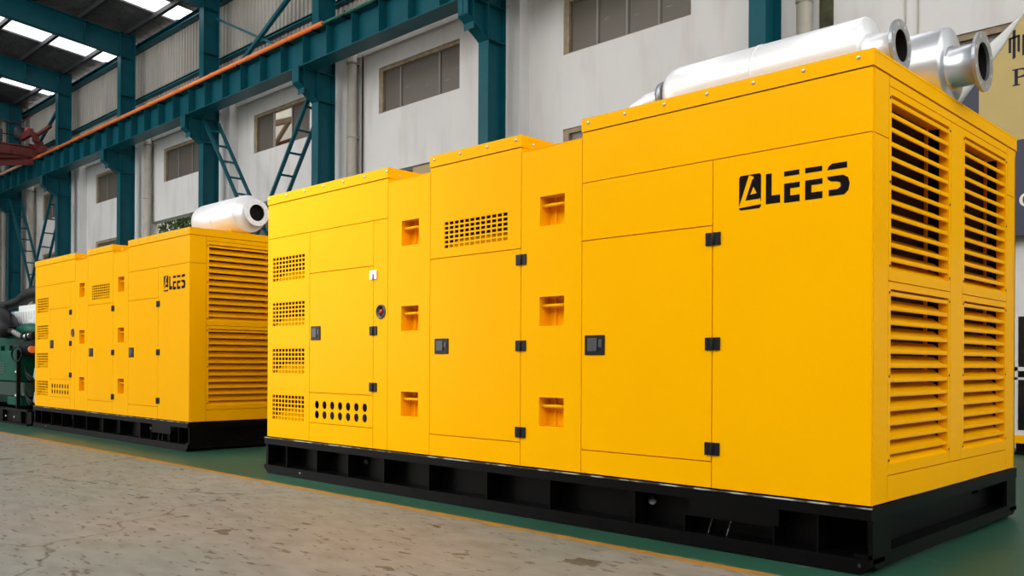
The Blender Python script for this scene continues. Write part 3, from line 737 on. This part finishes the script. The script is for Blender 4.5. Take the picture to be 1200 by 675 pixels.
m = MB(); m.tube([(W2(x), V2(5.13), z) for x, z in ((-17.88, 1.665), (-17.6, 1.62), (-17.3, 1.555), (-17.0, 1.535), (-16.7, 1.55))], .05, 16); m.build('charge_pipe', CHR, og)
m = MB()
for x in (-17.05, -16.8, -16.55): m.tube([(W2(x)-.05, V2(5.13), 1.54), (W2(x)+.05, V2(5.13), 1.55)], .062, 14)
m.build('hose_clamp', RUB, og)
m = MB()
for k in range(9): m.lathe([(-.035, .11), (-.01, .16), (.01, .16), (.035, .11)], (W2(-17.1)+.07*k, V2(5.22), 1.33), 0, 20)
m.tube([(W2(-17.15), V2(5.22), 1.33), (W2(-16.3), V2(5.22), 1.33)], .11, 16); m.build('corrugated_hose', RUB, og)
m = MB(); m.lathe([(0, 0), (0, .06), (.06, .06), (.06, 0)], (W2(-16.38), V2(5.04), 1.3), 0, 16); m.build('hose_end', ORANGE, og)
m = MB(); ob(m, -20.4, -17.28, 5.08, 5.4, .74, 1.29); m.build('control_box', GREENM, og, bevel=.015)
m = MB()
for k in range(5): ob(m, -18.35, -17.95, 5.068, 5.08, .88+.045*k, .895+.045*k)
m.build('vent_slots', GREYP, og)
m = MB(); ob(m, -20.4, -17.0, 5.12, 5.4, .48, .72); m.build('lower_panel', mat('dark_engine_green', (.002, .03, .022, 1), .4), og)
m = MB(); ob(m, -17.9, -17.15, 5.1, 5.35, .3, .46); m.build('mounting_foot', GREENM, og, bevel=.02)
m = MB(); m.lathe([(-1.2, 0), (-1.2, .45), (-1.1, .52), (-.1, .52), (0, .45), (0, 0)], (W2(-20.2), V2(5.95), .95), 0, 28); m.build('alternator', GREENM, og)
m = MB(); m.bar((W2(-17.08), V2(5.04), .04), (W2(-17.08), V2(5.04), 1.3), .06, .06, up=(0, 1, 0)); m.build('post', BLK, og)
m = MB(); m.tube([(W2(-17.1)+.28*math.cos(t*.35), V2(5.02), 1.22+.13*math.sin(t*.35)) for t in range(19)], .018, 8); m.build('cable_loop', RUB, og)
for z in (.46, .88):
    m = MB(); m.lathe([(0, 0), (0, .06), (-.05, .05), (-.06, 0)], (W2(-17.25), V2(5.1), z+.02), 1, 18); m.build('oil_filter_cap', CHR, og)
    m = MB(); m.prism([(W2(-17.0), z-.1), (W2(-16.4), z-.1), (W2(-16.4), z+.13), (W2(-16.9), z+.1)], 1, V2(5.25), V2(5.3)); m.build('bright_guard_plate', WHITEM, og)
    m = MB(); m.tube([(W2(-17.05), V2(5.15), z+.12), (W2(-16.85), V2(5.12), z), (W2(-16.5), V2(5.1), z-.08)], .02, 8); m.tube([(W2(-17.05), V2(5.15), z+.06), (W2(-16.85), V2(5.12), z-.05), (W2(-16.6), V2(5.1), z-.12)], .018, 8); m.build('cable', RUB, og)
tag(og, 'open green diesel generator with white engine cover at the left edge', 'generator')

# board with gold and navy panels at right
YB = 12.93
bd = empty('company_board', (-3.2, YB, 2.8))
B0 = -3.2
def R2(l): return [(a-B0, z-2.8) for a, z in l]
m = MB(); m.prism(R2([(-3.83, 4.075), (3.0, 4.075), (3.0, 5.85), (-3.2, 5.85), (-3.291, 5.716), (-3.441, 5.486), (-3.522, 5.36), (-3.624, 5.225), (-3.697, 5.151), (-3.83, 4.975)]), 1, 0, .03); m.build('gold_panel', GOLD, bd)  # panels lengthened out of frame so the louvred end reflects gold and navy
m = MB(); m.prism(R2([(-4.06, 2.815), (3.0, 2.815), (3.0, 4.075), (-3.83, 4.075), (-3.83, 4.975), (-4.06, 4.67)]), 1, 0, .03); m.build('navy_panel', NAVY, bd)
EA = [(-4.07, 4.66), (-3.833, 4.978), (-3.697, 5.154), (-3.624, 5.228), (-3.522, 5.363), (-3.441, 5.489), (-3.291, 5.719), (-3.19, 5.87)]
EB = [(-4.25, 4.95), (-4.15, 5.1), (-4.05, 5.2), (-3.9, 5.28), (-3.72, 5.40), (-3.56, 5.515), (-3.30, 5.735), (-3.185, 5.875)]
N = 7; K = 6; vs_ = []; fs_ = []
for i in range(N+1):
    for k in range(K+1):
        t_ = k/K; x_ = EA[i][0]*(1-t_)+EB[i][0]*t_; z_ = EA[i][1]*(1-t_)+EB[i][1]*t_
        vs_.append((x_-B0, -.006-.09*math.sin(PI*t_*.75)*(1-i/N), z_-2.8))
for i in range(N):
    for k in range(K): fs_.append((i*(K+1)+k, (i+1)*(K+1)+k, (i+1)*(K+1)+k+1, i*(K+1)+k+1))
me = bpy.data.meshes.new('folded_corner'); me.from_pydata(vs_, [], fs_); me.materials.append(FLAP); me.polygons.foreach_set('use_smooth', [True]*len(fs_))
fo = bpy.data.objects.new('folded_corner', me); C.objects.link(fo); fo.parent = bd
sd = fo.modifiers.new('s', 'SOLIDIFY'); sd.thickness = .006
def strokes(mb, x, z, s_, polys):
    for p_ in polys: mb.prism([(x+a*s_-B0, z+b_*s_-2.8) for a, b_ in p_], 1, -.004, 0.0)
# first character of the board's heading: cloth radical plus "white"
m = MB()
strokes(m, -3.47, 5.17, .36, [[(0, .2), (.085, .18), (.085, .72), (0, .75)], [(0, .66), (.36, .72), (.36, .80), (0, .74)], [(.29, .2), (.37, .14), (.37, .78), (.29, .76)], [(.13, -.06), (.23, -.02), (.23, 1.0), (.13, .98)],
                             [(.45, .0), (.55, .03), (.55, .74), (.45, .70)], [(.45, .66), (.9, .72), (.9, .82), (.45, .76)], [(.83, .02), (.93, .0), (.93, .80), (.83, .76)], [(.60, .76), (.67, .76), (.76, 1.02), (.66, 1.0)],
                             [(.5, .38), (.85, .42), (.85, .46), (.5, .42)], [(.5, .06), (.85, .1), (.85, .14), (.5, .1)]])
# letter P
strokes(m, -3.425, 4.79, .22, [[(0, 0), (.42, 0), (.42, .06), (.30, .08), (.30, .92), (.42, .94), (.42, 1), (0, 1), (0, .94), (.12, .92), (.12, .08), (0, .06)],
                             [(.30, .94), (.58, .90), (.66, .74), (.60, .58), (.30, .52), (.30, .45), (.62, .46), (.82, .60), (.86, .76), (.76, .94), (.55, 1), (.30, 1)]])
m.build('heading_letters', INK, bd)
m = MB(); C_ = []
for k in range(21):
    t_ = math.radians(50+260*k/20); C_.append((.5+.5*math.cos(t_), .5+.52*math.sin(t_)))
Ci = []
for k in range(21):
    t_ = math.radians(310-260*k/20); Ci.append((.56+.34*math.cos(t_), .5+.44*math.sin(t_)))
for k in range(20):
    strokes(m, -3.335, 3.19, .175, [[C_[k], C_[k+1], Ci[19-k], Ci[20-k]]])
m.build('letter_c', CREAM, bd)
tag(bd, 'gold and navy company board with a folded white corner on the right wall', 'board')

# glass fronted cabinet beneath the board
cb2 = empty('glass_cabinet', (-2.3, 12.6, 0))
m = MB(); m.box(-.93, .9, -.3, .3, .24, .30); m.box(-.93, .9, -.3, .3, 1.72, 1.78); m.box(-.93, .9, .27, .3, .3, 1.72)
for x in (-.93, -.03, .86): m.box(x, x+.05, -.3, .3, .3, 1.72)
m.box(-.93, .9, -.3, -.27, 1.04, 1.09); m.box(-.93, .9, -.3, -.27, .93, .96); m.build('cabinet_frame', WALLW, cb2)
m = MB(); m.box(-.88, .86, -.29, -.28, .96, 1.04); m.build('middle_band', BLK, cb2)
for x in (-.88, .02):
    for z0, z1 in ((.3, .93), (1.09, 1.72)):
        m = MB(); m.box(x, x+.84, -.28, -.272, z0, z1); m.build('glass_door', GLASSD, cb2)
m = MB(); m.box(-.96, .93, -.33, .33, .14, .24); m.build('yellow_plinth', YEL, cb2)
m = MB(); m.box(-.9, .87, -.28, .28, .02, .14); m.box(-.96, .93, -.36, .33, 0, .03); m.build('base', BLK, cb2)
tag(cb2, 'white framed dark glass cabinet on a yellow plinth at the right edge', 'cabinet')

# ------------------------------------------------------------------ light
wd = bpy.data.worlds.new('sky'); bpy.context.scene.world = wd; wd.use_nodes = True
bg = wd.node_tree.nodes['Background']; bg.inputs[0].default_value = (.98, .97, .955, 1); bg.inputs[1].default_value = 3.6
# added unseen fill lamp, brightens the left block of the near canopy
for k, (x, y, z, pw, sx) in enumerate(((-9.2, 1.2, 6.2, 1250, 1.0),)):
    rt = empty('added_fill_lamp', (x, y, z))
    m = MB(); m.lathe([(.0, .55), (.02, .56), (.3, .25), (.5, .1), (.55, 0)], (0, 0, 0), 2, 32); m.build('fill_lamp_shade', PURL, rt)
    m = MB(); m.tube([(0, 0, .5), (0, 0, rz(y)-z-.95)], .015, 8); m.build('cord', RUB, rt)
    ld = bpy.data.lights.new('fill_light', 'SPOT'); ld.shadow_soft_size = .4; ld.energy = pw; ld.color = (1, .95, .8); ld.spot_size = math.radians(56); ld.spot_blend = 1
    lo = bpy.data.objects.new('fill_light', ld); C.objects.link(lo); lo.parent = rt; lo.location = (0, 0, -.01)
    lo.rotation_euler = (Vector((-7.6, 4.6, 2.6))-Vector((x, y, z))).to_track_quat('-Z', 'Y').to_euler()
    tag(rt, 'added fill lamp out of frame, brightening the left block of the near canopy', 'lamp')
# ------------------------------------------------------------------ camera
f_px, cy, yaw, rol = 1033.78, 426.1, .797186, .00505806
F = Vector((-math.cos(yaw), math.sin(yaw), 0)); r0 = Vector((math.sin(yaw), math.cos(yaw), 0)); u0 = Vector((0, 0, 1))
rv = r0*math.cos(rol)+u0*math.sin(rol); uv = -r0*math.sin(rol)+u0*math.cos(rol)
cam = bpy.data.cameras.new('camera'); co = bpy.data.objects.new('camera', cam); C.objects.link(co)
M = Matrix((rv, uv, -F)).transposed().to_4x4(); M.translation = Vector((0, 0, 1.1)); co.matrix_world = M
cam.sensor_width = 36; cam.lens = f_px/1200*36; cam.shift_y = (cy-337.5)/1200; cam.clip_end = 300
bpy.context.scene.camera = co
vs = bpy.context.scene.view_settings; vs.view_transform = 'Standard'; vs.look = 'None'; vs.gamma = 1; vs.use_curve_mapping = False; vs.exposure = -0.08
